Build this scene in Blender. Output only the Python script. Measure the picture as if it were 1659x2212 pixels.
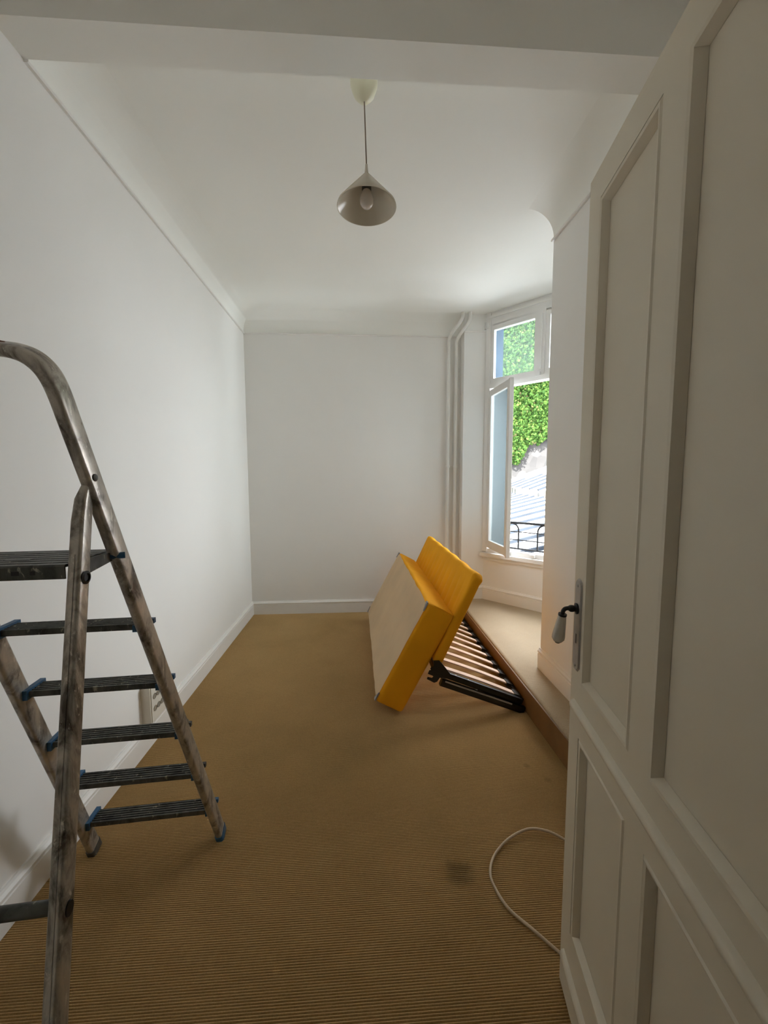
import bpy, bmesh, math, random
from mathutils import Vector, Matrix
random.seed(7)
for o in list(bpy.data.objects): bpy.data.objects.remove(o, do_unlink=True)
scene = bpy.context.scene
COL = scene.collection
V = Vector
PI = math.pi

# ------------------------------------------------------------------ camera
CAM_H = 1.4
YAW, PITCH, ROLL, FPX = .0606, -.0865, -.0031, 846.3
cy_, sy_ = math.cos(YAW), math.sin(YAW)
r0 = V((cy_, -sy_, 0)); f0 = V((sy_, cy_, 0)); u0 = V((0, 0, 1))
cp_, sp_ = math.cos(PITCH), math.sin(PITCH)
f1 = f0*cp_ + u0*sp_; u1 = u0*cp_ - f0*sp_
cr_, sr_ = math.cos(ROLL), math.sin(ROLL)
r2 = r0*cr_ + u1*sr_; u2 = u1*cr_ - r0*sr_
cd = bpy.data.cameras.new('camera'); cam = bpy.data.objects.new('camera', cd); COL.objects.link(cam)
cd.sensor_fit = 'VERTICAL'; cd.sensor_height = 36.0; cd.lens = 36.0*FPX/2212.0
cd.clip_start = .02; cd.clip_end = 200
cam.matrix_world = Matrix(((r2.x, u2.x, -f1.x, 0), (r2.y, u2.y, -f1.y, 0), (r2.z, u2.z, -f1.z, CAM_H), (0, 0, 0, 1)))
scene.camera = cam

# ------------------------------------------------------------------ world and light
SKY = 19.3
SUN = 95.0
EXPOSURE = 0.10
world = bpy.data.worlds.new('overcast_sky'); scene.world = world; world.use_nodes = True
bg = world.node_tree.nodes['Background']
bg.inputs[0].default_value = (.945, .98, 1.02, 1); bg.inputs[1].default_value = SKY
scene.view_settings.view_transform = 'Standard'; scene.view_settings.look = 'None'
scene.view_settings.exposure = EXPOSURE; scene.view_settings.gamma = 1.0
scene.view_settings.use_curve_mapping = False
scene.cycles.max_bounces = 16; scene.cycles.diffuse_bounces = 9; scene.cycles.transparent_max_bounces = 16
scene.cycles.sample_clamp_indirect = 6.0

# high sun behind the house: it falls on the roofs and the ivy, not through this window
sl0 = bpy.data.lights.new('sun', 'SUN'); sl0.energy = SUN; sl0.angle = .02; sl0.color = (1, .99, .96)
so = bpy.data.objects.new('sun', sl0); COL.objects.link(so); so.location = (-8, -8, 20)
so.rotation_euler = V((.733*.57, .681*.57, -.82)).to_track_quat('-Z', 'Y').to_euler()
# window wall frame: W0 corner, WD along the wall (to the right), WN outward
W0 = V((1.25, 3.887, 0)); WD = V((.681, -.733, 0)).normalized(); WN = V((.733, .681, 0)).normalized()
def wp(s, n, z): return W0 + WD*s + WN*n + V((0, 0, z))
pl = bpy.data.lights.new('window_portal', 'AREA'); pl.shape = 'RECTANGLE'; pl.size = 1.08; pl.size_y = 2.3
pl.cycles.is_portal = True
po = bpy.data.objects.new('window_portal', pl); COL.objects.link(po)
zax = WN; yax = V((0, 0, 1)); xax = yax.cross(zax)
m = Matrix.Identity(4)
pc = wp(.54, .30, 1.74)
for i in range(3): m[i][0] = xax[i]; m[i][1] = yax[i]; m[i][2] = zax[i]; m[i][3] = pc[i]
po.matrix_world = m

# ------------------------------------------------------------------ materials
def nodes(name):
    mt = bpy.data.materials.new(name); mt.use_nodes = True
    nt = mt.node_tree; return mt, nt, nt.nodes['Principled BSDF']
def N(nt, t, **kw):
    n = nt.nodes.new(t)
    for k, v in kw.items(): setattr(n, k, v)
    return n
def ramp(nt, fac, stops):
    r = N(nt, 'ShaderNodeValToRGB'); nt.links.new(fac, r.inputs[0])
    e = r.color_ramp.elements
    while len(e) < len(stops): e.new(.5)
    for i, (p, c) in enumerate(stops):
        e[i].position = p; e[i].color = (c[0], c[1], c[2], 1)
    return r.outputs[0]
def noise(nt, scale, detail=4, rough=.55, co=None, dist=0):
    n = N(nt, 'ShaderNodeTexNoise'); n.inputs['Scale'].default_value = scale; n.inputs['Detail'].default_value = detail
    n.inputs['Roughness'].default_value = rough; n.inputs['Distortion'].default_value = dist
    if co is None:
        tc = N(nt, 'ShaderNodeTexCoord'); co = tc.outputs['Object']
    nt.links.new(co, n.inputs['Vector']); return n.outputs[0]
def bump(nt, bs, h, strength, dist):
    b = N(nt, 'ShaderNodeBump'); b.inputs['Strength'].default_value = strength; b.inputs['Distance'].default_value = dist
    nt.links.new(h, b.inputs['Height']); nt.links.new(b.outputs[0], bs.inputs['Normal'])
def simple(name, c, rough=.5, metal=0, var=0, vscale=6, bscale=None, bstr=.2, bdist=.002, spec=None):
    mt, nt, bs = nodes(name)
    bs.inputs['Base Color'].default_value = (*c, 1); bs.inputs['Roughness'].default_value = rough; bs.inputs['Metallic'].default_value = metal
    if spec is not None: bs.inputs['Specular IOR Level'].default_value = spec
    if var:
        lo = tuple(x*(1-var) for x in c); hi = tuple(min(1, x*(1+var)) for x in c)
        nt.links.new(ramp(nt, noise(nt, vscale), [(.3, lo), (.7, hi)]), bs.inputs['Base Color'])
    if bscale: bump(nt, bs, noise(nt, bscale, 3), bstr, bdist)
    return mt

M = {}
M['wall'] = simple('white_wall_paint', (.86, .845, .82), .75, var=.012, vscale=1.5, bscale=160, bstr=.12, bdist=.001, spec=.2)
M['ceiling'] = simple('white_ceiling_paint', (.90, .895, .855), .85, var=.01, vscale=1.2, bscale=120, bstr=.1, bdist=.001, spec=.1)
M['trim'] = simple('white_gloss_trim', (.84, .82, .79), .45, var=.02, vscale=5, bscale=40, bstr=.08, bdist=.001)
M['door'] = simple('cream_door_paint', (.67, .60, .475), .42, var=.02, vscale=3, bscale=60, bstr=.07, bdist=.001)
M['winpaint'] = simple('white_window_paint', (.80, .79, .77), .4, var=.02, vscale=8, bscale=60, bstr=.1, bdist=.001)
M['pipe'] = simple('white_pipe_paint', (.80, .785, .75), .4)
M['outer'] = simple('grey_blue_outer_lining', (.024, .037, .060), .95, var=.15, vscale=6, spec=0)  # even grey-blue colour of the lining outside the window
M['iron'] = simple('black_iron', (.012, .012, .014), .5, metal=.3)
M['black'] = simple('black_steel', (.012, .011, .011), .38, metal=.4, var=.2, vscale=20)
M['blackplastic'] = simple('black_plastic', (.02, .02, .02), .5)
M['slat'] = simple('birch_slat', (.70, .52, .40), .45, var=.08, vscale=14)
M['blue'] = simple('blue_plastic', (.012, .070, .15), .45, var=.35, vscale=30)
M['cream'] = simple('cream_lining_cloth', (.93, .80, .57), .9, var=.05, vscale=4, bscale=500, bstr=.3, bdist=.001, spec=.1)
M['greytab'] = simple('grey_corner_fabric', (.30, .30, .31), .9)
M['lamp'] = simple('warm_grey_lacquer', (.58, .53, .43), .22)
M['canopy'] = simple('ivory_plastic', (.80, .78, .60), .4)
M['cord'] = simple('grey_brown_cord', (.23, .17, .12), .6)
M['bulb'] = simple('opal_bulb_glass', (.62, .56, .50), .15)
M['brass'] = simple('dark_socket', (.03, .025, .02), .5)
M['plate'] = simple('painted_aluminium_plate', (.42, .40, .37), .4, metal=.35, var=.12, vscale=30)
M['porcelain'] = simple('white_porcelain', (.58, .54, .47), .2)
M['handle'] = simple('black_forged_handle', (.010, .009, .008), .35, metal=.3)
M['riser'] = simple('shade_darkened_riser', (.20, .105, .036), .6, var=.15, vscale=5, bscale=90, bstr=.1)  # the riser's back-lit shade is put into this dark brown
M['cable'] = simple('beige_cable', (.52, .40, .27), .5)
M['socket'] = simple('white_socket_plastic', (.72, .68, .60), .4)
M['sockethole'] = simple('socket_recess', (.28, .25, .20), .5)
M['screw'] = simple('dull_steel_screw', (.35, .34, .32), .35, metal=.9)
M['ground'] = simple('light_block_grey', (.12, .12, .12), .9)
M['facade'] = simple('rendered_facade', (.45, .42, .38), .9, var=.06)
M['zinc'] = simple('weathered_zinc', (.37, .375, .385), .8, var=.18, vscale=1.6, spec=.1)
M['seam'] = simple('shadow_dark_seam', (.020, .024, .030), .9, var=.1, spec=0)  # darkened so the seams carry the bluish shadow stripes of the roofs
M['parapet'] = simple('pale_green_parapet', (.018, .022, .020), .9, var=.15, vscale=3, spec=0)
M['parapetdiv'] = simple('parapet_rib', (.07, .065, .058), .9, spec=0)

def fabric(name, c):
    mt, nt, bs = nodes(name)
    bs.inputs['Roughness'].default_value = .85; bs.inputs['Specular IOR Level'].default_value = .2
    bs.inputs['Sheen Weight'].default_value = .0
    nt.links.new(ramp(nt, noise(nt, 3, 3), [(.3, tuple(x*.9 for x in c)), (.7, tuple(x*1.06 for x in c))]), bs.inputs['Base Color'])
    tc = N(nt, 'ShaderNodeTexCoord')
    bump(nt, bs, noise(nt, 420, 2, co=tc.outputs['Object']), .25, .001)
    return mt
M['yellow'] = fabric('mustard_yellow_fabric', (.82, .37, .010))

def mk_carpet(name, stain, ribbed, ca=(.41, .270, .114), cb=(.50, .332, .146)):
    mt, nt, bs = nodes(name)
    bs.inputs['Roughness'].default_value = .8; bs.inputs['Specular IOR Level'].default_value = .25
    bs.inputs['Sheen Weight'].default_value = .25; bs.inputs['Sheen Roughness'].default_value = .45; bs.inputs['Sheen Tint'].default_value = (1, .90, .76, 1)
    g = N(nt, 'ShaderNodeNewGeometry'); sx = N(nt, 'ShaderNodeSeparateXYZ'); nt.links.new(g.outputs['Position'], sx.inputs[0])
    big = noise(nt, 2.2, 5, .6, g.outputs['Position'])
    fine = noise(nt, 260, 2, .6, g.outputs['Position'])
    base = ramp(nt, big, [(.25, ca), (.75, cb)])
    w = N(nt, 'ShaderNodeMath', operation='MULTIPLY'); w.inputs[1].default_value = 2*PI/.0066
    nt.links.new(sx.outputs['Y'], w.inputs[0])
    sn = N(nt, 'ShaderNodeMath', operation='SINE'); nt.links.new(w.outputs[0], sn.inputs[0])
    mr = N(nt, 'ShaderNodeMapRange'); nt.links.new(sn.outputs[0], mr.inputs[0])
    mr.inputs[1].default_value = -1; mr.inputs[2].default_value = .5; mr.inputs[3].default_value = 1.0 if ribbed else .72; mr.inputs[4].default_value = 1.0  # without modelled ribs, groove shade is put into the colour
    f2 = N(nt, 'ShaderNodeMapRange'); nt.links.new(fine, f2.inputs[0])
    f2.inputs[1].default_value = .25; f2.inputs[2].default_value = .75; f2.inputs[3].default_value = .82; f2.inputs[4].default_value = 1.15
    mm = N(nt, 'ShaderNodeMath', operation='MULTIPLY'); nt.links.new(mr.outputs[0], mm.inputs[0]); nt.links.new(f2.outputs[0], mm.inputs[1])
    mul = N(nt, 'ShaderNodeVectorMath', operation='SCALE'); nt.links.new(base, mul.inputs[0]); nt.links.new(mm.outputs[0], mul.inputs['Scale'])
    out = mul.outputs[0]
    for (x, y, rr, k) in stain:
        d = N(nt, 'ShaderNodeVectorMath', operation='DISTANCE'); nt.links.new(g.outputs['Position'], d.inputs[0]); d.inputs[1].default_value = (x, y, 0)
        ad = N(nt, 'ShaderNodeMath', operation='MULTIPLY_ADD'); nt.links.new(noise(nt, 28, 3, .6, g.outputs['Position']), ad.inputs[0]); ad.inputs[1].default_value = rr*.9
        nt.links.new(d.outputs['Value'], ad.inputs[2])
        ms = N(nt, 'ShaderNodeMapRange', interpolation_type='SMOOTHSTEP'); nt.links.new(ad.outputs[0], ms.inputs[0])
        ms.inputs[1].default_value = rr*.75; ms.inputs[2].default_value = rr*1.55; ms.inputs[3].default_value = k; ms.inputs[4].default_value = 1
        sc = N(nt, 'ShaderNodeVectorMath', operation='SCALE'); nt.links.new(out, sc.inputs[0]); nt.links.new(ms.outputs[0], sc.inputs['Scale']); out = sc.outputs[0]
    nt.links.new(out, bs.inputs['Base Color'])
    hs = N(nt, 'ShaderNodeMath', operation='MULTIPLY_ADD'); nt.links.new(fine, hs.inputs[0]); hs.inputs[1].default_value = .8; 
    if not ribbed: nt.links.new(sn.outputs[0], hs.inputs[2])
    bump(nt, bs, hs.outputs[0], .35, .0012)
    return mt
M['carpet_flat_lit'] = mk_carpet('lit_ochre_carpet', [], False, (.40, .320, .215), (.47, .380, .262))  # same carpet, paled and desaturated to stand for strong window light
M['carpet'] = mk_carpet('ochre_ribbed_carpet', [(.342, 1.262, .062, .62), (.80, 1.75, .02, .8), (.86, 1.66, .022, .82), (-.25, 1.02, .012, 1.2)], True)

def mk_alu(name, base, dirt, paint, rough, metal):
    mt, nt, bs = nodes(name)
    tc = N(nt, 'ShaderNodeTexCoord')
    mp = N(nt, 'ShaderNodeMapping'); nt.links.new(tc.outputs['Object'], mp.inputs[0]); mp.inputs['Scale'].default_value = (1, 1, .45)
    a = noise(nt, 22, 6, .65, mp.outputs[0], .6); b = noise(nt, 60, 5, .7, mp.outputs[0], .4)
    c1 = ramp(nt, a, [(.34, dirt), (.52, base), (.66, tuple(min(1, x*1.35) for x in base))])
    mx = N(nt, 'ShaderNodeMix', data_type='RGBA')
    st = N(nt, 'ShaderNodeMapRange'); nt.links.new(b, st.inputs[0]); st.inputs[1].default_value = .60; st.inputs[2].default_value = .66
    nt.links.new(st.outputs[0], mx.inputs[0]); nt.links.new(c1, mx.inputs[6]); mx.inputs[7].default_value = (*paint, 1)
    nt.links.new(mx.outputs[2], bs.inputs['Base Color'])
    mr = N(nt, 'ShaderNodeMapRange'); nt.links.new(a, mr.inputs[0]); mr.inputs[1].default_value = .35; mr.inputs[2].default_value = .7; mr.inputs[3].default_value = metal*.35; mr.inputs[4].default_value = metal
    nt.links.new(mr.outputs[0], bs.inputs['Metallic'])
    bs.inputs['Roughness'].default_value = rough
    bump(nt, bs, b, .25, .001)
    return mt
M['alu'] = mk_alu('paint_stained_aluminium', (.40, .365, .32), (.055, .042, .030), (.62, .58, .52), .30, .85)
M['tread'] = mk_alu('dirty_grey_tread', (.075, .075, .066), (.022, .020, .017), (.30, .28, .22), .5, .5)
M['rust'] = simple('rust_brown_putty', (.12, .045, .02), .9, var=.4, vscale=50)
M['tape'] = simple('dried_putty', (.22, .18, .12), .85, var=.4, vscale=60, bscale=80, bstr=.6, bdist=.004)

def mk_glass(name):
    mt = bpy.data.materials.new(name); mt.use_nodes = True; nt = mt.node_tree; nt.nodes.clear()
    o = N(nt, 'ShaderNodeOutputMaterial'); tr = N(nt, 'ShaderNodeBsdfTransparent'); tr.inputs[0].default_value = (.93, .97, .97, 1)
    gl = N(nt, 'ShaderNodeBsdfGlossy'); gl.inputs['Roughness'].default_value = .02
    fr = N(nt, 'ShaderNodeFresnel'); fr.inputs[0].default_value = 1.45
    m1 = N(nt, 'ShaderNodeMixShader'); nt.links.new(fr.outputs[0], m1.inputs[0]); nt.links.new(tr.outputs[0], m1.inputs[1]); nt.links.new(gl.outputs[0], m1.inputs[2])
    df = N(nt, 'ShaderNodeBsdfTranslucent'); df.inputs[0].default_value = (.7, .85, .9, 1)
    m2 = N(nt, 'ShaderNodeMixShader'); m2.inputs[0].default_value = .03  # small pale cyan translucent share mixed into the pane
    nt.links.new(m1.outputs[0], m2.inputs[1]); nt.links.new(df.outputs[0], m2.inputs[2]); nt.links.new(m2.outputs[0], o.inputs[0])
    return mt
M['glass'] = mk_glass('translucent_window_glass')

def mk_leaf():
    mt, nt, bs = nodes('ivy_leaf')
    g = N(nt, 'ShaderNodeNewGeometry')
    nt.links.new(ramp(nt, g.outputs['Random Per Island'], [(.0, (.0055, .015, .0028)), (.35, (.012, .029, .0050)), (.7, (.019, .040, .0075)), (.93, (.028, .048, .009)), (1, (.030, .027, .012))]), bs.inputs['Base Color'])
    bs.inputs['Roughness'].default_value = .8; bs.inputs['Specular IOR Level'].default_value = .05
    return mt
M['leaf'] = mk_leaf()
def mk_stone():
    mt, nt, bs = nodes('grey_rubble_stone')
    tc = N(nt, 'ShaderNodeTexCoord'); v = N(nt, 'ShaderNodeTexVoronoi'); v.inputs['Scale'].default_value = 2.6; nt.links.new(tc.outputs['Object'], v.inputs['Vector'])
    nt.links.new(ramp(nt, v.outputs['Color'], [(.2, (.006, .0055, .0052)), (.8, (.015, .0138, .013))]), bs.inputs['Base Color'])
    bs.inputs['Roughness'].default_value = .9; bump(nt, bs, v.outputs['Distance'], .5, .05)
    return mt
M['stone'] = mk_stone()

# ------------------------------------------------------------------ mesh helpers
def link(name, bm, mat, parent=None, smooth=False, angle=40):
    bmesh.ops.recalc_face_normals(bm, faces=bm.faces)
    me = bpy.data.meshes.new(name); bm.to_mesh(me); bm.free()
    if mat: me.materials.append(M[mat])
    if smooth:
        for p in me.polygons: p.use_smooth = True
        try: me.set_sharp_from_angle(angle=math.radians(angle))
        except Exception: pass
    o = bpy.data.objects.new(name, me); COL.objects.link(o)
    if parent is not None: attach(o, parent)
    return o
ROOT = {}
def attach(o, parent):
    o.parent = parent
    # children are modelled in world space; only the root empty carries an offset
    if parent.parent is None: o.matrix_parent_inverse = Matrix.Translation(-parent.location)
def thing(name, loc, label, cat, group=None):
    e = bpy.data.objects.new(name, None); COL.objects.link(e); e.location = loc; e.empty_display_size = .1
    tag(e, label, cat, group); return e
def tag(o, label, cat, group=None):
    o['label'] = label; o['category'] = cat
    if group: o['group'] = group
def struct(o, label=None, cat=None):
    o['kind'] = 'structure'
    if label: o['label'] = label
    if cat: o['category'] = cat
    return o
def bev(bm, w, seg=2, ang=30):
    es = [e for e in bm.edges if e.is_manifold and e.calc_face_angle(0) > math.radians(ang)]
    if w > 0 and es: bmesh.ops.bevel(bm, geom=es, offset=w, segments=seg, profile=.5, affect='EDGES')
def add_hexa(bm, pts):
    vs = [bm.verts.new(p) for p in pts]
    for f in ((0,1,2,3),(4,7,6,5),(0,4,5,1),(1,5,6,2),(2,6,7,3),(3,7,4,0)): bm.faces.new([vs[i] for i in f])
    return vs
def add_box(bm, a, b):
    x0,y0,z0 = a; x1,y1,z1 = b
    return add_hexa(bm, [(x0,y0,z0),(x1,y0,z0),(x1,y1,z0),(x0,y1,z0),(x0,y0,z1),(x1,y0,z1),(x1,y1,z1),(x0,y1,z1)])
def add_obox(bm, o, ax, ay, az, a, b):
    """box in an oriented frame: o + ax*x + ay*y + az*z"""
    g = lambda x, y, z: o + ax*x + ay*y + az*z
    x0,y0,z0 = a; x1,y1,z1 = b
    return add_hexa(bm, [g(x0,y0,z0),g(x1,y0,z0),g(x1,y1,z0),g(x0,y1,z0),g(x0,y0,z1),g(x1,y0,z1),g(x1,y1,z1),g(x0,y1,z1)])
def box(name, a, b, mat, parent=None, bv=0, seg=2):
    bm = bmesh.new(); add_box(bm, a, b); bev(bm, bv, seg); return link(name, bm, mat, parent, smooth=bv > 0)
def obox(name, o, ax, ay, az, a, b, mat, parent=None, bv=0, seg=2):
    bm = bmesh.new(); add_obox(bm, o, ax, ay, az, a, b); bev(bm, bv, seg); return link(name, bm, mat, parent, smooth=bv > 0)
def add_sweep(bm, path, section, side, closed_ends=True):
    """sweep a closed 2-D section (x along `side`-ish normal, y along binormal) along a polyline"""
    rings = []; n = len(path); path = [V(p) for p in path]
    for i, p in enumerate(path):
        t = (path[min(i+1, n-1)] - path[max(i-1, 0)]).normalized()
        s = side(i) if callable(side) else side
        b = t.cross(s).normalized(); s2 = b.cross(t).normalized()
        k = 1.0
        if 0 < i < n-1:
            t1 = (path[i]-path[i-1]).normalized(); c = max(.5, t.dot(t1)); k = 1/c
        rings.append([bm.verts.new(p + s2*x + b*y*k) for x, y in section])
    m_ = len(section)
    for i in range(n-1):
        for j in range(m_):
            bm.faces.new((rings[i][j], rings[i][(j+1) % m_], rings[i+1][(j+1) % m_], rings[i+1][j]))
    if closed_ends:
        bm.faces.new(rings[0][::-1]); bm.faces.new(rings[-1])
def circ(r, n=12): return [(r*math.cos(2*PI*i/n), r*math.sin(2*PI*i/n)) for i in range(n)]
def rrect(w, h, r, k=3):
    pts = []
    for cx, cy, a0 in ((w/2-r, h/2-r, 0), (-w/2+r, h/2-r, PI/2), (-w/2+r, -h/2+r, PI), (w/2-r, -h/2+r, 1.5*PI)):
        for i in range(k+1): a = a0 + PI/2*i/k; pts.append((cx+r*math.cos(a), cy+r*math.sin(a)))
    return pts
def tube(name, path, r, mat, parent=None, n=12, side=V((0.31, .17, .93))):
    bm = bmesh.new(); add_sweep(bm, path, circ(r, n), side); return link(name, bm, mat, parent, smooth=True, angle=60)
def add_lathe(bm, prof, o, ax=V((1,0,0)), ay=V((0,1,0)), az=V((0,0,1)), n=32):
    rings = []
    for r, z in prof:
        if r < 1e-6: rings.append([bm.verts.new(o + az*z)])
        else: rings.append([bm.verts.new(o + ax*r*math.cos(2*PI*i/n) + ay*r*math.sin(2*PI*i/n) + az*z) for i in range(n)])
    for a, b in zip(rings[:-1], rings[1:]):
        for i in range(n):
            j = (i+1) % n
            if len(a) == 1 and len(b) == 1: continue
            if len(a) == 1: bm.faces.new((a[0], b[i], b[j]))
            elif len(b) == 1: bm.faces.new((a[i], a[j], b[0]))
            else: bm.faces.new((a[i], a[j], b[j], b[i]))
def lathe(name, prof, o, mat, parent=None, n=32, ax=V((1,0,0)), ay=V((0,1,0)), az=V((0,0,1)), angle=50):
    bm = bmesh.new(); add_lathe(bm, prof, V(o), ax, ay, az, n); return link(name, bm, mat, parent, smooth=True, angle=angle)
def catmull(pts, k=8):
    pts = [V(p) for p in pts]; out = []
    for i in range(len(pts)-1):
        p0 = pts[max(i-1, 0)]; p1 = pts[i]; p2 = pts[i+1]; p3 = pts[min(i+2, len(pts)-1)]
        for j in range(k):
            t = j/k
            out.append(.5*((2*p1) + (p2-p0)*t + (2*p0-5*p1+4*p2-p3)*t*t + (3*p1-p0-3*p2+p3)*t**3))
    out.append(pts[-1]); return out

# ------------------------------------------------------------------ room shell
XL, YB, XR, YC = -1.122, 4.027, 1.167, 2.405
RAIL, CEIL, STEP, XS = 2.812, 2.98, .161, .989
YN, YF = 1.39, 1.52            # beam
YD0, YD1 = .10, .22            # wall with the doorway
BAYS = 1.15                    # length of the window wall
BE = wp(BAYS, 0, 0)            # far end of the window wall
T = .14
# floors
RIB = .0066
bm = bmesh.new(); prof = []
y = YD1 - .3
while y < YB + .01:
    prof += [(y, -.0062), (y+RIB*.10, -.0030), (y+RIB*.26, -.0009), (y+RIB*.42, 0), (y+RIB*.58, 0), (y+RIB*.74, -.0009), (y+RIB*.90, -.0030)]; y += RIB
prof += [(YB+.2, -.0042), (YB+.2, -.1), (-1.7, -.1), (-1.7, -.0042)]
va = [bm.verts.new((-1.4, yy, zz)) for yy, zz in prof]; vb = [bm.verts.new((XS+.6, yy, zz)) for yy, zz in prof]
for i in range(len(prof)): j = (i+1) % len(prof); bm.faces.new((va[i], va[j], vb[j], vb[i]))
struct(link('floor', bm, 'carpet'), 'ochre brown ribbed carpet floor')
bm = bmesh.new()
out = [(XS, YD1), (XR+.05, YD1), (XR+.05, YC), (BE.x+.05, YC-.05), (BE.x+.05, BE.y), (W0.x+.1, W0.y+.1), (W0.x+.05, YB+.05), (XS, YB+.05)]
lo = [bm.verts.new((x, y, .0)) for x, y in out]; hi = [bm.verts.new((x, y, STEP)) for x, y in out]
bm.faces.new(hi); bm.faces.new(lo[::-1])
for i in range(len(out)): j = (i+1) % len(out); bm.faces.new((lo[i], lo[j], hi[j], hi[i]))
es = [e for e in bm.edges if all(abs(v.co.x-XS) < 1e-5 and abs(v.co.z-STEP) < 1e-5 for v in e.verts)]
bmesh.ops.bevel(bm, geom=es, offset=.02, segments=4, profile=.5, affect='EDGES')
plat = struct(link('platform', bm, 'carpet_flat_lit', smooth=True), 'carpeted raised platform along the window side')
box('riser_shade_panel', (XS-.008, YD1, .001), (XS+.004, YB-.02, STEP-.016), 'riser', plat, .002)  # thin added panel, dark brown in place of the riser's shade
# walls
struct(box('wall_left', (XL-T, YD0, -.1), (XL, YB+T, CEIL+.25), 'wall'), 'plain white side wall behind the stepladder')
struct(box('wall_back', (XL-T, YB, -.1), (W0.x+.02, YB+T+.05, CEIL+.25), 'wall'), 'white end wall behind the yellow sofa bed')
struct(box('wall_right', (XR, YD0, -.1), (XR+T, YC, CEIL+.25), 'wall'), 'white wall behind the open door')
struct(box('wall_bay', (XR+T, YC-T, -.1), (BE.x+.7, YC, CEIL+.25), 'wall'), 'short white return wall beside the window bay')
bm = bmesh.new(); add_hexa(bm, [(BE.x, YC, -.1), (BE.x+T, YC, -.1), (BE.x+T+.3, BE.y+.3, -.1), (BE.x, BE.y, -.1), (BE.x, YC, CEIL+.25), (BE.x+T, YC, CEIL+.25), (BE.x+T+.3, BE.y+.3, CEIL+.25), (BE.x, BE.y, CEIL+.25)])
struct(link('wall_bay_end', bm, 'wall'), 'white end wall of the window bay')
PX = 1.024
bm = bmesh.new(); add_hexa(bm, [(PX, W0.y, -.1), (W0.x, W0.y, -.1), (W0.x+.18, W0.y+.17, -.1), (PX, YB+.1, -.1), (PX, W0.y, CEIL+.1), (W0.x, W0.y, CEIL+.1), (W0.x+.18, W0.y+.17, CEIL+.1), (PX, YB+.1, CEIL+.1)])
bev(bm, .004, 2)
struct(link('wall_pier', bm, 'wall', smooth=True), 'white pier between the heating pipes and the window')
# window wall with opening s .02..1.06, z .62..2.90, 0.29 thick
S0, S1, Z0, Z1, TH = .012, 1.07, .62, 2.93, .29
bm = bmesh.new()
g = (W0, WD, WN, V((0, 0, 1)))
add_obox(bm, *g, (-.30, 0.0, -6), (BAYS+.6, TH, Z0))
add_obox(bm, *g, (-.30, 0.0, Z1), (BAYS+.6, TH, 6))
add_obox(bm, *g, (S1, 0.0, Z0), (BAYS+.6, TH, Z1))
add_obox(bm, *g, (-.30, .012, Z0), (S0, TH, Z1))
struct(link('wall_window', bm, 'wall'), 'white wall under and around the window')
# ceiling slabs
bm = bmesh.new()
oA_, oB_ = wp(-.28, .27, 0), wp(BAYS+.28, .27, 0)
pts = [(XL-T, YF-.02), (XR+T, YF-.02), (XR+T, YC-T), (oB_.x, YC-T), (oB_.x, oB_.y), (oA_.x, oA_.y), (oA_.x, YB+T), (XL-T, YB+T)]
va = [bm.verts.new((x, y, CEIL)) for x, y in pts]; vb = [bm.verts.new((x, y, CEIL+.3)) for x, y in pts]
bm.faces.new(va); bm.faces.new(vb[::-1])
for i in range(len(pts)): j = (i+1) % len(pts); bm.faces.new((va[i], va[j], vb[j], vb[i]))
struct(link('ceiling', bm, 'ceiling'), 'white flat ceiling over the room')
struct(box('ceiling_near', (XL-T, YD0, 3.02), (XR+T, YN+.02, 3.25), 'ceiling'), 'white ceiling strip before the beam')
struct(box('ceiling_beam', (XL, YN, RAIL), (XR, YF, 3.1), 'ceiling', bv=.006, seg=3), 'white ceiling beam across the room')
# coves
CW, CH = .16, CEIL-RAIL-.006
def cove_prof(k=12):
    return [(CW*(1-math.cos(a)), RAIL+.006+CH*math.sin(a)) for a in [PI/2*i/k for i in range(k+1)]]
bm = bmesh.new(); K = 12; prof = cove_prof(K)
rows = []
rows.append([V((XL+d, YF-.01, z)) for d, z in prof])
rows.append([V((XL+d, YB-d, z)) for d, z in prof])
rows.append([V((PX+.0, YB-d, z)) for d, z in prof])
tops = [V((XL-.05, YF-.01, CEIL+.05)), V((XL-.05, YB+.05, CEIL+.05)), V((PX, YB+.05, CEIL+.05))]
for a in range(2):
    va = [bm.verts.new(p) for p in rows[a]]; vb = [bm.verts.new(p) for p in rows[a+1]]
    for i in range(K): bm.faces.new((va[i], va[i+1], vb[i+1], vb[i]))
bmesh.ops.remove_doubles(bm, verts=bm.verts, dist=1e-5)
struct(link('ceiling_cove', bm, 'ceiling', smooth=True, angle=60), 'white curved cove along the side and end walls')
bm = bmesh.new()
A0 = [bm.verts.new((XR-d, YF-.01, z)) for d, z in prof] + [bm.verts.new((XR+.01, YF-.01, CEIL+.01))] + [bm.verts.new((XR+.01, YF-.01, prof[0][1]))]
B0 = [bm.verts.new((XR-d, YC, z)) for d, z in prof] + [bm.verts.new((XR+.01, YC, CEIL+.01))] + [bm.verts.new((XR+.01, YC, prof[0][1]))]
nn = len(A0)
for i in range(nn): j = (i+1) % nn; bm.faces.new((A0[i], A0[j], B0[j], B0[i]))
bm.faces.new(A0); bm.faces.new(B0[::-1])
struct(link('ceiling_cove', bm, 'ceiling', smooth=True, angle=60), 'white curved cove above the wall behind the door')
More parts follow.
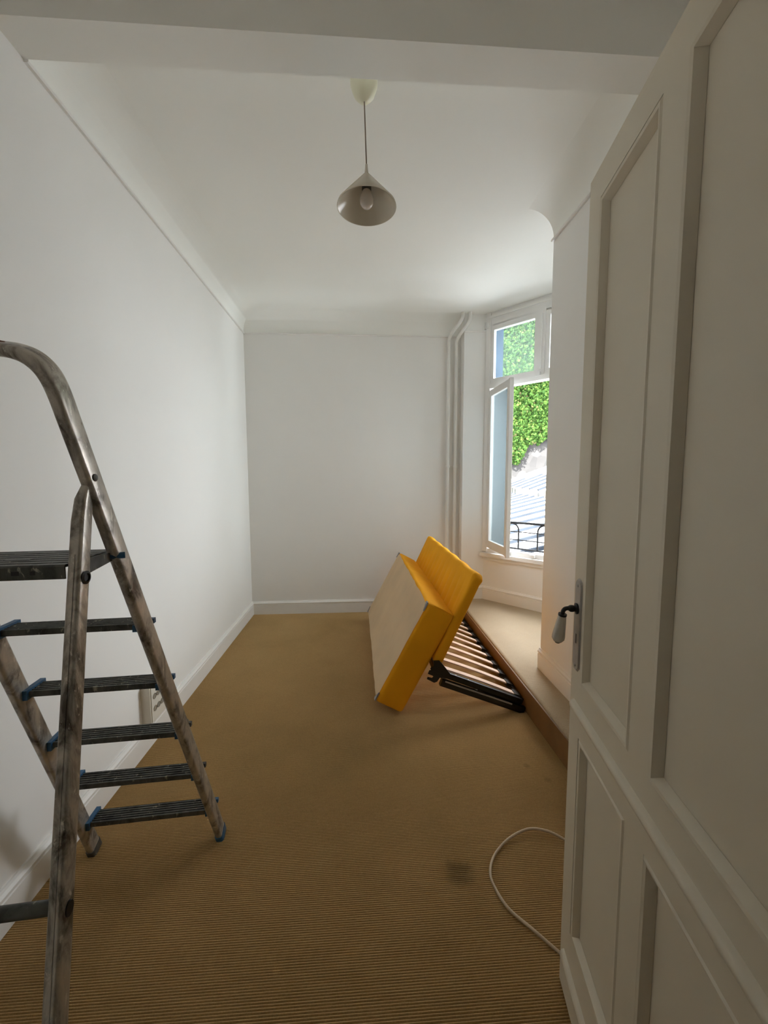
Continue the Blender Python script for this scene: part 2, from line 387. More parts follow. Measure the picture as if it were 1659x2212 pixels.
# picture rails
RS = [(0, 0), (.012, 0), (.016, .005), (.014, .012), (.006, .014), (0, .014)]
def rail(name, a, b, nrm, lab, z=RAIL-.009):
    bm = bmesh.new(); a = V((*a, z)); b = V((*b, z)); nrm = V((*nrm, 0)); rings = []
    for p in (a, b): rings.append([bm.verts.new(p + nrm*x + V((0, 0, y))) for x, y in RS])
    n = len(RS)
    for i in range(n): j = (i+1) % n; bm.faces.new((rings[0][i], rings[0][j], rings[1][j], rings[1][i]))
    bm.faces.new(rings[0]); bm.faces.new(rings[1][::-1])
    return struct(link(name, bm, 'trim'), lab)
rail('trim_1', (XL, YF), (XL, YB), (1, 0), 'thin white picture rail on the side wall')
rail('trim_2', (XL, YB), (PX, YB), (0, -1), 'thin white picture rail on the end wall')
rail('trim_3', (XR, YF), (XR, YC+.004), (-1, 0), 'thin white picture rail behind the door')
rail('trim_4', (PX, W0.y), (W0.x+.01, W0.y), (0, -1), 'thin white picture rail on the pier', RAIL-.003)
# baseboards: board plus cap moulding
BB = [(0, 0), (.018, 0), (.018, .098), (.013, .102), (.013, .104), (.020, .108), (.020, .118), (.012, .126), (.008, .134), (0, .134)]
def base(name, a, b, nrm, z, lab, mit=(0, 0)):
    bm = bmesh.new(); a = V((*a, z)); b = V((*b, z)); nrm = V((*nrm, 0)); d = (b-a).normalized(); rings = []
    for p, m_ in ((a, mit[0]), (b, -mit[1])): rings.append([bm.verts.new(p + nrm*x + d*(m_*x) + V((0, 0, y))) for x, y in BB])
    n = len(BB)
    for i in range(n): j = (i+1) % n; bm.faces.new((rings[0][i], rings[0][j], rings[1][j], rings[1][i]))
    bm.faces.new(rings[0]); bm.faces.new(rings[1][::-1])
    return struct(link(name, bm, 'trim'), lab)
base('baseboard_left', (XL, YD1), (XL, YB), (1, 0), 0, 'white baseboard along the side wall', (0, 1))
base('baseboard_back', (XL, YB), (XS, YB), (0, -1), 0, 'white baseboard along the end wall', (1, 0))
base('baseboard_right', (XR, YD1), (XR, YC), (-1, 0), STEP, 'white baseboard behind the open door')
base('baseboard_pier', (PX, W0.y), (W0.x, W0.y), (0, -1), STEP, 'white baseboard of the pier')
base('baseboard_window', (W0.x, W0.y), (BE.x, BE.y), (-WN.x, -WN.y), STEP, 'white baseboard under the window')
# wall with the doorway; unseen hall box behind it added against sky light
bm = bmesh.new()
add_box(bm, (XL-T, YD0, -.1), (-.43, YD1, 3.25)); add_box(bm, (.43, YD0, -.1), (XR+T, YD1, 3.25)); add_box(bm, (-.43, YD0, 2.11), (.43, YD1, 3.25))
struct(link('wall_front', bm, 'wall'), 'white wall with the doorway')
struct(box('wall_hall_left', (-1.3, -1.6, -.1), (-1.2, YD0, 2.7), 'wall'), 'unseen white hall wall blocking sky light on the lock side of the doorway')
struct(box('wall_hall_right', (1.2, -1.6, -.1), (1.3, YD0, 2.7), 'wall'), 'unseen white hall wall blocking sky light on the hinge side of the doorway')
struct(box('wall_hall_back', (-1.3, -1.7, -.1), (1.3, -1.6, 2.7), 'wall'), 'unseen white hall wall blocking sky light facing the doorway')
struct(box('ceiling_hall', (-1.3, -1.7, 2.6), (1.3, YD0, 2.75), 'ceiling'), 'unseen white hall ceiling blocking sky light')

# ------------------------------------------------------------------ window
win = bpy.data.objects.new('window_1', None); COL.objects.link(win); win.location = wp(.54, 0, .645)
struct(win, 'white wooden window with its casement open inward', 'window')
ZV = V((0, 0, 1))
def wbox(name, a, b, mat='winpaint', parent=win, bv=.004): return obox(name, W0, WD, WN, ZV, a, b, mat, parent, bv)
# fixed frame
wbox('frame_post', (.0, -.022, .66), (.05, .06, 2.98)); wbox('frame_post', (1.035, -.022, .66), (1.09, .06, 2.98))
wbox('head_board', (-.0, -.012, 2.855), (1.09, .055, 2.98)); wbox('head_bead', (0, -.03, 2.925), (1.09, -.01, 2.945), bv=.006)
wbox('transom_bar', (.045, -.03, 2.262), (1.04, .05, 2.305)); wbox('transom_bar', (.045, -.018, 2.300), (1.04, .055, 2.330), bv=.003)
wbox('mullion', (.517, -.025, 2.31), (.573, .055, 2.87)); wbox('mullion_bead', (.535, -.036, 2.36), (.552, -.022, 2.83), bv=.004)
def sash(s0, s1, z0, z1):
    o = []
    st = .055
    bm = bmesh.new()
    add_obox(bm, *g, (s0, -.012, z0), (s0+st, .03, z1)); add_obox(bm, *g, (s1-st, -.012, z0), (s1, .03, z1))
    add_obox(bm, *g, (s0+st, -.012, z0), (s1-st, .03, z0+.045)); add_obox(bm, *g, (s0+st, -.012, z1-.055), (s1-st, .03, z1))
    bev(bm, .003, 2); f = link('transom_sash', bm, 'winpaint', win, smooth=True)
    wbox('pane', (s0+st-.004, .006, z0+.04), (s1-st+.004, .010, z1-.05), 'glass', f, 0)
sash(.025, .532, 2.312, 2.868); sash(.558, 1.065, 2.312, 2.868)
# sill and lower rail
wbox('sill', (-.012, -.055, .612), (1.10, .05, .648), bv=.008); wbox('sill_apron', (0, -.026, .575), (1.09, .0, .615))
wbox('bottom_rail', (.04, -.012, .645), (1.05, .055, .690)); wbox('bottom_rail', (.04, .055, .60), (1.05, .12, .672))
wbox('outer_ledge', (S0, .10, .60), (S1, TH+.05, .625), 'zinc', bv=.002)
# outer lining seen through the glass
for (a, b) in ((.625, 1.68), (1.70, 2.93)): wbox('outer_jamb', (S0-.002, .062, a), (S0+.010, TH+.004, b), 'outer', bv=.002)
wbox('jamb_band', (S0-.002, .062, 1.675), (S0+.02, TH+.006, 1.705), 'outer', bv=.004)
wbox('outer_head', (S0, .062, Z1-.010), (S1, TH+.004, Z1+.002), 'outer', bv=.002)
wbox('outer_jamb', (S1-.010, .062, .625), (S1+.002, TH+.004, 2.93), 'outer', bv=.002)
for zz in (2.318, .672): wbox('latch_keep', (.50, -.042, zz-.012), (.545, -.018, zz+.014), 'winpaint', bv=.004)
# casement, hinged at s=.05, swung ~46 degrees into the room
HP = V((1.286, 3.848, 0)); CD = V((.035, -.999, 0)).normalized(); CN = V((.999, .035, 0)).normalized()
def casement(HP, CD, CN, wd):
    z0, z1, st = .702, 2.245, .052
    bm = bmesh.new(); gg = (HP, CD, CN, ZV)
    add_obox(bm, *gg, (0, -.018, z0), (st, .018, z1)); add_obox(bm, *gg, (wd-st, -.018, z0), (wd, .018, z1))
    add_obox(bm, *gg, (st, -.018, z0), (wd-st, .018, z0+.075)); add_obox(bm, *gg, (st, -.018, z1-.06), (wd-st, .018, z1))
    bev(bm, .003, 2); c = link('casement', bm, 'winpaint', win, smooth=True)
    obox('pane', *gg, (st-.004, -.002, z0+.07), (wd-st+.004, .002, z1-.055), 'glass', c)
    obox('meeting_bead', *gg, (wd-.008, -.024, z0-.012), (wd+.014, .010, z1+.004), 'winpaint', c, .004)
    obox('weather_bar', *gg, (.03, .016, z0), (wd-.02, .040, z0+.035), 'winpaint', c, .006)
    for zz in (.86, 1.45, 2.08):
        lathe('hinge', [(0, -.045), (.008, -.045), (.008, .045), (0, .045)], HP + CN*(-.020) + V((0, 0, zz)), 'winpaint', c, 10)
    for (a, b) in ((.73, .80), (.93, 1.38), (1.52, 2.02), (2.13, 2.235)):
        obox('hinge_bead', *gg, (-.006, -.030, a), (.004, -.018, b), 'trim', c, .002)
    return c
casement(HP, CD, CN, .49)
HP2 = wp(1.035, -.03, 0); a2 = math.radians(-133)
c2 = WD*math.cos(math.radians(100)) - WN*math.sin(math.radians(100)); n2 = V((-c2.y, c2.x, 0))
casement(HP2, c2, n2, .49)

# balcony railing
rl = thing('balcony_railing', wp(.54, .13, .69), 'black wrought iron railing with arches outside the window', 'railing')
NR = .135
for (z, r_, nm) in ((.955, .0125, 'top_bar'), (.697, .009, 'bottom_bar'), (.865, .0055, 'thin_bar'), (.785, .0055, 'thin_bar')):
    tube(nm, [wp(S0-.0, NR, z), wp(S1, NR, z)], r_, 'iron', rl, 8)
for c in (.245, .565, .885):
    pth = [wp(c-.065, NR, .697)] + [wp(c-.065*math.cos(a), NR, .878+.068*math.sin(a)) for a in [PI*i/14 for i in range(15)]] + [wp(c+.065, NR, .697)]
    tube('arch', pth, .0085, 'iron', rl, 8, side=WN)
for c in (.245, .565, .885): tube('arch_foot', [wp(c, NR, .946), wp(c, NR, .955)], .012, 'iron', rl, 8)
# blind bracket beside the window head
bk = thing('blind_bracket', (1.235, 3.872, 2.86), 'small white blind bracket above the pier by the window', 'bracket')
box('bracket_plate', (1.222, 3.860, 2.835), (1.236, 3.8885, 2.895), 'winpaint', bk, .003)
box('bracket_hook', (1.236, 3.850, 2.835), (1.258, 3.866, 2.885), 'winpaint', bk, .004)

# ------------------------------------------------------------------ outside
def az(deg, D, z): a = math.radians(deg); return V((D*math.sin(a), D*math.cos(a), z))
F = V((math.sin(math.radians(23)), math.cos(math.radians(23)), 0)); S = V((F.y, -F.x, 0))
def E_(lat, D, z): return F*D + S*lat + V((0, 0, z))
struct(box('ground_light_block', (-40, 5, -9.2), (60, 70, -9), 'ground'), 'unseen grey ground plane added below the roofs to block sky light', 'ground')  # added out of view to stop sky light from below
# stone wall with ivy
wl = struct(obox('garden_wall', V((0, 0, 0)), S, F, ZV, (-13, 19.3, -9), (8.0, 19.9, 10.6), 'stone'))  # unseen right end placed to limit daylight through the window
tag(wl, 'tall grey rubble stone wall behind the ivy', 'wall'); del wl['kind']
bm = bmesh.new()
def ivy_low(lat): return 2.05 + .55*(lat+.9) + .25*math.sin(lat*3.1) + .15*math.sin(lat*8)
rnd = random.Random(3)
def leaf(c, sz, rot, tl, tw):
    ex = S*math.cos(rot) + ZV*math.sin(rot); ey = -S*math.sin(rot) + ZV*math.cos(rot); ez = -F
    q = Matrix.Rotation(tl, 3, ex) @ Matrix.Rotation(tw, 3, ey); ey2 = q @ ey; ex2 = q @ ex; ez2 = q @ ez
    P = [(0, -.5, 0), (.42, -.30, -.10), (.50, .10, -.12), (0, .62, .02), (-.50, .10, -.12), (-.42, -.30, -.10), (0, 0, .08)]
    vs = [bm.verts.new(c + (ex2*x + ey2*y + ez2*z)*sz) for x, y, z in P]
    for i in range(6): bm.faces.new((vs[6], vs[i], vs[(i+1) % 6]))
cnt = 0
while cnt < 42000:
    dense = rnd.random() < .72
    lat = rnd.uniform(-2.4, 3.2) if dense else rnd.uniform(-7, 7.9); z = rnd.uniform(1.3, 10.5)
    if z < ivy_low(lat) + rnd.uniform(-.15, .15): continue
    hole = math.sin(lat*2.3+1.0)*math.sin(z*1.4+.6) + .5*math.sin(lat*5.1)*math.sin(z*3.3)
    if hole > .86 and rnd.random() < .75: continue
    leaf(E_(lat, 19.3-rnd.uniform(.06, .26), z), rnd.uniform(.085, .145), rnd.gauss(PI, .6), rnd.gauss(-.5, .35), rnd.gauss(0, .4)); cnt += 1
iv = link('ivy', bm, 'leaf'); iv['kind'] = 'stuff'; tag(iv, 'bright green ivy covering the stone wall outside', 'ivy')
# lower roof: Z = .84+(D-14)*.049+.30*lat
def zl(lat, D): return .84 + (D-14)*.049 + .30*lat
rf = thing('zinc_roof', E_(0, 8, -1), 'pale zinc roof with standing seams just below the window railing', 'roof')
def parap(t):   # foot line of the parapet: t 0..1 from left to right
    L0 = (-.0489*18*1.6, 20.5); L1 = (1.49, 6.6)
    return (L0[0]+(L1[0]-L0[0])*t, L0[1]+(L1[1]-L0[1])*t)
bm = bmesh.new()
pts = [(-3.0, 4.9), (1.2, 4.9), (1.84, 4.9), parap(1), parap(0), (-3.0, 20.5)]
top = [bm.verts.new(E_(l, D, zl(l, D))) for l, D in pts]; bot = [bm.verts.new(E_(l, D, zl(l, D)-.25)) for l, D in pts]
bm.faces.new(top); bm.faces.new(bot[::-1])
for i in range(6): j = (i+1) % 6; bm.faces.new((top[i], top[j], bot[j], bot[i]))
link('roof_sheet', bm, 'zinc', rf)
D = 5.3
while D < 19:
    # clip the seam at the parapet line
    l1 = 1.6
    for k in range(101):
        l = -3+6.5*k/100
        pl0 = parap(0); pl1 = parap(1)
        tt = (l-pl0[0])/(pl1[0]-pl0[0])
        if D > pl0[1]+(pl1[1]-pl0[1])*tt and tt >= 0: l1 = l; break
    if l1 > -2.5:
        bm = bmesh.new(); w = .045
        add_hexa(bm, [E_(-3, D-w, zl(-3, D)-.01), E_(l1, D-w, zl(l1, D)-.01), E_(l1, D+w, zl(l1, D)-.01), E_(-3, D+w, zl(-3, D)-.01),
                      E_(-3, D-w, zl(-3, D)+.045), E_(l1, D-w, zl(l1, D)+.045), E_(l1, D+w, zl(l1, D)+.045), E_(-3, D+w, zl(-3, D)+.045)])
        link('roof_seam', bm, 'seam', rf)
    D += .85
# parapet with ribs and the upper roof behind it
pr = thing('roof_parapet', E_(.3, 13, .7), 'low grey green parapet with pale ribs between two zinc roofs', 'parapet')
ZT = 1.03
n = 26
for i in range(n):
    a = parap(i/n); b = parap((i+1)/n)
    A1, B1 = E_(a[0], a[1], 0), E_(b[0], b[1], 0); d = (B1-A1); L = d.length; d.normalize(); nr = V((-d.y, d.x, 0)); nr = nr if nr.dot(F) > 0 else -nr
    za = min(zl(*a), zl(*b))-.15
    if za > ZT-.05: continue
    obox('parapet_panel', A1, d, nr, ZV, (.04, 0, za), (L-.04, .12, ZT), 'parapet', pr)
    obox('parapet_rib', A1, d, nr, ZV, (-.05, -.05, za), (.05, .14, ZT+.03), 'parapetdiv', pr)
ur = thing('upper_zinc_roof', E_(.3, 16, 1), 'farther zinc roof with shadow-darkened seams rising to the ivy wall', 'roof')
pA, pB = parap(0), parap(1); pv = V((pB[0]-pA[0], pB[1]-pA[1])).normalized(); qv = V((-pv.y, pv.x)); qv = qv if qv.x > 0 else -qv
def zu(l, D): return ZT + .40*max(0, (l-pA[0])*qv.x + (D-pA[1])*qv.y)
poly = [(pA[0]+(pB[0]-pA[0])*.12, pA[1]+(pB[1]-pA[1])*.12), pB, (6.5, 7.5), (6.5, 19.28), (pA[0]+.05, 19.28)]
bm = bmesh.new(); va = [bm.verts.new(E_(l, D, zu(l, D))) for l, D in poly]; vb = [bm.verts.new(E_(l, D, zu(l, D)-.2)) for l, D in poly]
bm.faces.new(va); bm.faces.new(vb[::-1])
for i in range(5): j = (i+1) % 5; bm.faces.new((va[i], va[j], vb[j], vb[i]))
link('roof_sheet', bm, 'zinc', ur)
for i in range(1, 12):
    t = .10 + i*.075; l0 = pA[0]+(pB[0]-pA[0])*t; d0 = pA[1]+(pB[1]-pA[1])*t
    k = min((19.25-d0)/qv.y, (6.4-l0)/qv.x)
    if k < .3: continue
    a = E_(l0, d0, zu(l0, d0)); b = E_(l0+qv.x*k, d0+qv.y*k, zu(l0+qv.x*k, d0+qv.y*k)); d = (b-a).normalized(); sd = d.cross(ZV).normalized(); up = sd.cross(d)
    obox('roof_seam', a, d, sd, up, (0, -.05, -.01), ((b-a).length, .05, .05), 'seam', ur)

# ------------------------------------------------------------------ heating pipes
def hpipe(x, y, zb, dx, lab):
    t = thing('heating_pipe', (x, y, 0 if x < XS else STEP), lab, 'pipe')
    pts = [(x, y, 0.0), (x, y, 2.60), (x, y, zb)]
    b = catmull([(x, y, zb-.02), (x, y, zb+.02), (x+.006*dx, y-.030, zb+.055), (x+.035*dx, y-.085, zb+.10), (x+.080*dx, y-.122, zb+.155), (x+.102*dx, y-.130, zb+.20), (x+.105*dx, y-.130, CEIL+.005)], 6)
    tube('pipe', [V((x, y, .0 if x < XS else STEP)), V((x, y, 1.5))] + b, .0165, 'pipe', t, 14)
    lathe('pipe_clip', [(.0, -.012), (.022, -.012), (.0235, -.006), (.0235, .006), (.022, .012), (0, .012)], (x, y, 1.515), 'pipe', t, 16)
    obox('clip_stem', V((x, y, 1.515)), V((1,0,0)), V((0,1,0)), ZV, (-.005, .01, -.005), (.005, YB-y, .005), 'pipe', t)
hpipe(.893, 3.982, 2.735, 1, 'white painted heating pipe beside the plain end wall')
hpipe(.969, 3.974, 2.715, .95, 'white painted heating pipe next to the window pier')

# ------------------------------------------------------------------ pendant lamp
LX, LY = .036, 1.68
lp = thing('pendant_lamp', (LX, LY, CEIL), 'warm grey cone pendant lamp with a bare bulb hanging from the ceiling', 'lamp')
lathe('canopy', [(0, .0), (.050, .0), (.054, -.02), (.053, -.045), (.042, -.075), (.024, -.095), (.008, -.102), (0, -.102)], (LX-.008, LY, CEIL), 'canopy', lp, 32)
tube('cord', [V((LX-.007, LY, 2.885)), V((LX, LY, 2.645))], .0026, 'cord', lp, 8, side=V((1, 0, 0)))
lathe('cord_sleeve', [(0, 2.648), (.0045, 2.648), (.0055, 2.635), (.008, 2.612), (.012, 2.606), (0, 2.606)], (LX, LY, 0), 'lamp', lp, 20)
R_, zt, zb_ = .1195, 2.612, 2.487
lathe('shade', [(.0, zt), (.010, zt), (.016, zt-.006), (R_*.55, zt-.062), (R_-.0015, zb_+.004), (R_, zb_), (R_-.003, zb_), (R_*.55-.004, zt-.064), (.012, zt-.012), (0, zt-.012)], (LX, LY, 0), 'lamp', lp, 64, angle=35)
lathe('lamp_holder', [(0, 2.600), (.018, 2.60), (.019, 2.552), (.016, 2.548), (0, 2.548)], (LX, LY, 0), 'brass', lp, 24)
bl = lathe('bulb', [(.013, 2.56), (.0145, 2.551), (.021, 2.540), (.0262, 2.526), (.0275, 2.513), (.0255, 2.499), (.017, 2.488), (0, 2.483)], (LX, LY, 0), 'bulb', lp, 28)

# ------------------------------------------------------------------ door
DA = math.radians(10.4); DD = V((math.sin(DA), math.cos(DA), 0)); DNR = V((-DD.y, DD.x, 0))   # DD towards the free edge, DNR into the room (left)
D0 = V((.541, .927, 0))
FREE, HNG, DZ0, DZ1, DT = .022, -.715, .008, 2.085, .038
dr = bpy.data.objects.new('door_1', None); COL.objects.link(dr); dr.location = D0 + DD*HNG
struct(dr, 'cream panelled door standing open into the room', 'door')
panels = [(-.040, -.276, .893, 2.012), (-.342, -.650, .893, 2.016), (-.046, -.276, .222, .757), (-.344, -.650, .222, .757)]
def dp(s, n, z): return D0 + DD*s + DNR*n + V((0, 0, z))
# leaf: stiles and rails with real openings
bm = bmesh.new()
g2 = (D0, DD, DNR, ZV)
def dbox(bm, s0, s1, z0, z1, n0=-DT, n1=0): add_obox(bm, *g2, (min(s0, s1), n0, z0), (max(s0, s1), n1, z1))
def leafpart(nm, s0, s1, z0, z1):
    b = bmesh.new(); dbox(b, s0, s1, z0, z1); return link(nm, b, 'door', dr)
leafpart('stile', FREE, -.040, DZ0, DZ1); leafpart('stile', -.650, HNG, DZ0, DZ1)
leafpart('rail', -.040, -.650, 2.014, DZ1); leafpart('rail', -.040, -.650, .757, .893); leafpart('rail', -.040, -.650, DZ0, .222)
leafpart('muntin', -.276, -.343, .893, 2.014); leafpart('muntin', -.276, -.343, .222, .757)
for (s1, s0, z0, z1) in panels:
    b = bmesh.new(); add_obox(b, *g2, (s0, -.026, z0), (s1, -.014, z1)); p = link('door_panel', b, 'door', dr)
    # sloped moulding round the panel
    b = bmesh.new(); w = .020
    prof = [(0, .0), (.004, .0025), (.010, .001), (.016, -.007), (.020, -.0135), (0, -.0135)]
    loop = []
    for (d, h) in prof:
        loop.append([b.verts.new(dp(s0+d, h, z0+d)), b.verts.new(dp(s1-d, h, z0+d)), b.verts.new(dp(s1-d, h, z1-d)), b.verts.new(dp(s0+d, h, z1-d))])
    for i in range(len(prof)-1):
        for k in range(4): b.faces.new((loop[i][k], loop[i][(k+1) % 4], loop[i+1][(k+1) % 4], loop[i+1][k]))
    link('panel_moulding', b, 'door', p, smooth=True, angle=25)
for z in (.826, .118):
    b = bmesh.new(); sec = [(0, -.012), (.006, -.012), (.011, -.006), (.012, .002), (.007, .010), (0, .013)]
    ra = [b.verts.new(dp(-.004, x, z+y)) for x, y in sec]; rb = [b.verts.new(dp(HNG+.01, x, z+y)) for x, y in sec]
    for i in range(6): j = (i+1) % 6; b.faces.new((ra[i], ra[j], rb[j], rb[i]))
    b.faces.new(ra); b.faces.new(rb[::-1]); link('rail_bead', b, 'door', dr, smooth=True, angle=50)
# lock plate
b = bmesh.new(); P0, P1, zb2, zt2 = -.032, .008, .917, 1.152
outl = [(P0, zb2+.012), (P0+.012, zb2), (P1-.012, zb2), (P1, zb2+.012), (P1, zt2-.018)] + [((P0+P1)/2 + .020*math.cos(a), zt2-.018+.018*math.sin(a)) for a in [PI*i/8 for i in range(1, 8)]] + [(P0, zt2-.018)]
lo = [b.verts.new(dp(s, .0005, z)) for s, z in outl]; hi = [b.verts.new(dp(s*.86-.0017, .0045, zb2+.004+(z-zb2)*.966)) for s, z in outl]
b.faces.new(hi); b.faces.new(lo[::-1])
for i in range(len(outl)): j = (i+1) % len(outl); b.faces.new((lo[i], lo[j], hi[j], hi[i]))
plate = link('lock_plate', b, 'plate', dr)
for zz in (1.134, .932): lathe('screw', [(.0042, 0), (.0042, .0012), (.002, .002), (0, .002)], dp(-.012, .0045, zz), 'screw', plate, 12, DD, ZV, DNR)
obox('keyhole', D0, DD, DNR, ZV, (-.0145, .004, .988), (-.0095, .0051, 1.012), 'blackplastic', plate)
# lever handle that hangs down
hx = dp(-.012, 0, 1.076)
hnd = lathe('handle', [(0, .003), (.013, .003), (.014, .008), (.009, .009), (.0075, .011), (.0088, .016), (.0085, .021), (.006, .025), (0, .026)], hx, 'handle', dr, 18, DD, ZV, DNR)
pth = catmull([hx + DNR*.020, hx + DNR*.026 + DD*.001, hx + DNR*.0325 + DD*.003 - ZV*.003, hx + DNR*.036 + DD*.005 - ZV*.010, hx + DNR*.0365 + DD*.006 - ZV*.019], 6)
tube('handle_neck', pth, .0052, 'handle', hnd, 10, side=DD)
ga = (-ZV*.98 + DD*.10 + DNR*.10).normalized(); gx = ga.cross(DD).normalized(); gy = ga.cross(gx)
lathe('grip', [(0, 0), (.0085, .0), (.0095, .004), (.0115, .020), (.0140, .045), (.0155, .060), (.0150, .066), (.010, .073), (0, .075)], hx + DNR*.0365 + DD*.006 - ZV*.018, 'porcelain', hnd, 24, gx, gy, ga)
lathe('grip_collar', [(0, -.002), (.010, -.002), (.0105, .002), (.0095, .004), (0, .004)], hx + DNR*.0365 + DD*.006 - ZV*.018, 'handle', hnd, 20, gx, gy, ga)
lathe('grip_cap', [(.0, .070), (.008, .0725), (.006, .077), (0, .079)], hx + DNR*.0365 + DD*.006 - ZV*.018, 'handle', hnd, 16, gx, gy, ga)
lathe('latch_bolt', [(0, 0), (.008, 0), (.008, .006), (0, .006)], dp(FREE, -.012, .905), 'brass', dr, 12, DNR, ZV, DD)
# door frame of the doorway
bm = bmesh.new()
add_box(bm, (-.43, YD0-.01, 0), (-.405, YD1+.01, 2.11)); add_box(bm, (.44, YD0-.01, 0), (.43, YD1+.01, 2.11)); add_box(bm, (-.43, YD0-.01, 2.088), (.44, YD1+.01, 2.11))
struct(link('trim_5', bm, 'trim'), 'white door lining around the doorway')

# ------------------------------------------------------------------ sofa bed
sb = thing('sofa_bed', (.45, 2.9, 0), 'yellow sofa bed tipped up on its slatted black steel frame', 'sofa bed')
def axes(phi, th, pt):
    L = V((math.sin(phi)*math.cos(pt), math.cos(phi)*math.cos(pt), math.sin(pt))); R = V((math.cos(phi), -math.sin(phi), 0)); Z = R.cross(L)
    return L, Z*math.cos(th)+R*math.sin(th), R*math.cos(th)-Z*math.sin(th)
def cushion(name, o, ax, ay, az_, dims, r, mat, nu, disp, parent):
    """rounded, subdivided cushion box; disp(u,v,w) gives an outward push on the +- az faces"""
    lx, ly, lz = dims; bm = bmesh.new()
    nx, ny, nz = nu
    def sp(n, l):
        inner = [r + (l-2*r)*i/n for i in range(n+1)]
        return [0, r*.13, r*.5] + inner + [l-r*.5, l-r*.13, l]
    X, Y, Z = sp(nx, lx), sp(ny, ly), sp(nz, lz)
    cache = {}
    def vert(i, j, k):
        if (i, j, k) in cache: return cache[(i, j, k)]
        p = V((X[i], Y[j], Z[k])); c = V((min(max(p.x, r), lx-r), min(max(p.y, r), ly-r), min(max(p.z, r), lz-r))); d = p-c
        if d.length > 1e-9:
            m_ = max(abs(d.x), abs(d.y), abs(d.z)); d = d.normalized()*min(r, m_*1.0) if False else d*(r/ max(r, d.length))
        p = c+d
        p += disp(p, lx, ly, lz)
        v = bm.verts.new(o + ax*p.x + ay*p.y + az_*p.z); cache[(i, j, k)] = v; return v
    I, J, K_ = len(X)-1, len(Y)-1, len(Z)-1
    for i in range(I):
        for j in range(J):
            bm.faces.new([vert(*q) for q in ((i,j,0),(i,j+1,0),(i+1,j+1,0),(i+1,j,0))]); bm.faces.new([vert(*q) for q in ((i,j,K_),(i+1,j,K_),(i+1,j+1,K_),(i,j+1,K_))])
    for i in range(I):
        for k in range(K_):
            bm.faces.new([vert(*q) for q in ((i,0,k),(i+1,0,k),(i+1,0,k+1),(i,0,k+1))]); bm.faces.new([vert(*q) for q in ((i,J,k),(i,J,k+1),(i+1,J,k+1),(i+1,J,k))])
    for j in range(J):
        for k in range(K_):
            bm.faces.new([vert(*q) for q in ((0,j,k),(0,j,k+1),(0,j+1,k+1),(0,j+1,k))]); bm.faces.new([vert(*q) for q in ((I,j,k),(I,j+1,k),(I,j+1,k+1),(I,j,k+1))])
    return link(name, bm, mat, parent, smooth=True, angle=80)
La, Ua, Ta = axes(-.008, .491, .0)
Q3 = V((.236, 2.204, .002)); TA = .179; WA = .67; LA = 1.569
oA = Q3 - Ta*TA
def dispA(p, lx, ly, lz):
    e = math.sin(PI*min(max(p.x/lx, 0), 1))**.5*math.sin(PI*min(max(p.y/ly, 0), 1))**.5
    d = V((0, 0, 0))
    if p.z > lz*.55: d.z += .004*e
    if p.y > ly*.9: d.y += .006*math.sin(PI*p.x/lx) - .004*math.sin(9*p.x)**2
    if p.x < lx*.05: d.x -= .006*math.sin(PI*p.z/lz)*math.sin(PI*p.y/ly)
    return d
cA = cushion('seat_cushion', oA, La, Ua, Ta, (LA, WA, TA), .022, 'yellow', (30, 14, 4), dispA, sb)
# seam piping along the near top edge
tube('piping', catmull([oA + La*.012 + Ua*(WA-.006) + Ta*.03, oA + La*.004 + Ua*(WA-.002) + Ta*.09, oA + La*.008 + Ua*(WA-.004) + Ta*(TA-.012)], 6), .003, 'yellow', cA, 8)
# cream lining on the underside
bm = bmesh.new(); n1, n2 = 24, 12; gr = []
rr = random.Random(5)
for i in range(n1+1):
    row = []
    for j in range(n2+1):
        x = .010+(LA-.02)*i/n1; y = .012+(WA-.026)*j/n2
        edge = (i in (0, n1)) or (j in (0, n2))
        if i == 0: x += rr.uniform(-.003, .003)
        if j == n2: y += rr.uniform(-.004, .003)
        if j == 0: y += rr.uniform(-.002, .004)
        h = -.0015 if edge else -.0045 - .002*math.sin(x*21+y*13)*math.sin(PI*j/n2)
        row.append(bm.verts.new(oA + La*x + Ua*y + Ta*h))
    gr.append(row)
for i in range(n1):
    for j in range(n2): bm.faces.new((gr[i][j], gr[i][j+1], gr[i+1][j+1], gr[i+1][j]))
bmesh.ops.solidify(bm, geom=bm.faces[:], thickness=-.002)
link('underside_cloth', bm, 'cream', sb, smooth=True, angle=60)
for (x, y, sx, sy) in ((.004, WA-.004, 1, -1), (.004, .004, 1, 1), (LA-.004, WA-.004, -1, -1), (LA-.004, .004, -1, 1)):
    bm = bmesh.new(); P = [(x, y), (x+sx*.034, y), (x+sx*.008, y+sy*.042), (x, y+sy*.055)]
    a = [bm.verts.new(oA + La*u + Ua*v - Ta*.0072) for u, v in P]; b = [bm.verts.new(oA + La*u + Ua*v + Ta*.001) for u, v in P]
    bm.faces.new(a); bm.faces.new(b[::-1])
    for i in range(4): j = (i+1) % 4; bm.faces.new((a[i], a[j], b[j], b[i]))
    link('corner_patch', bm, 'greytab', sb)
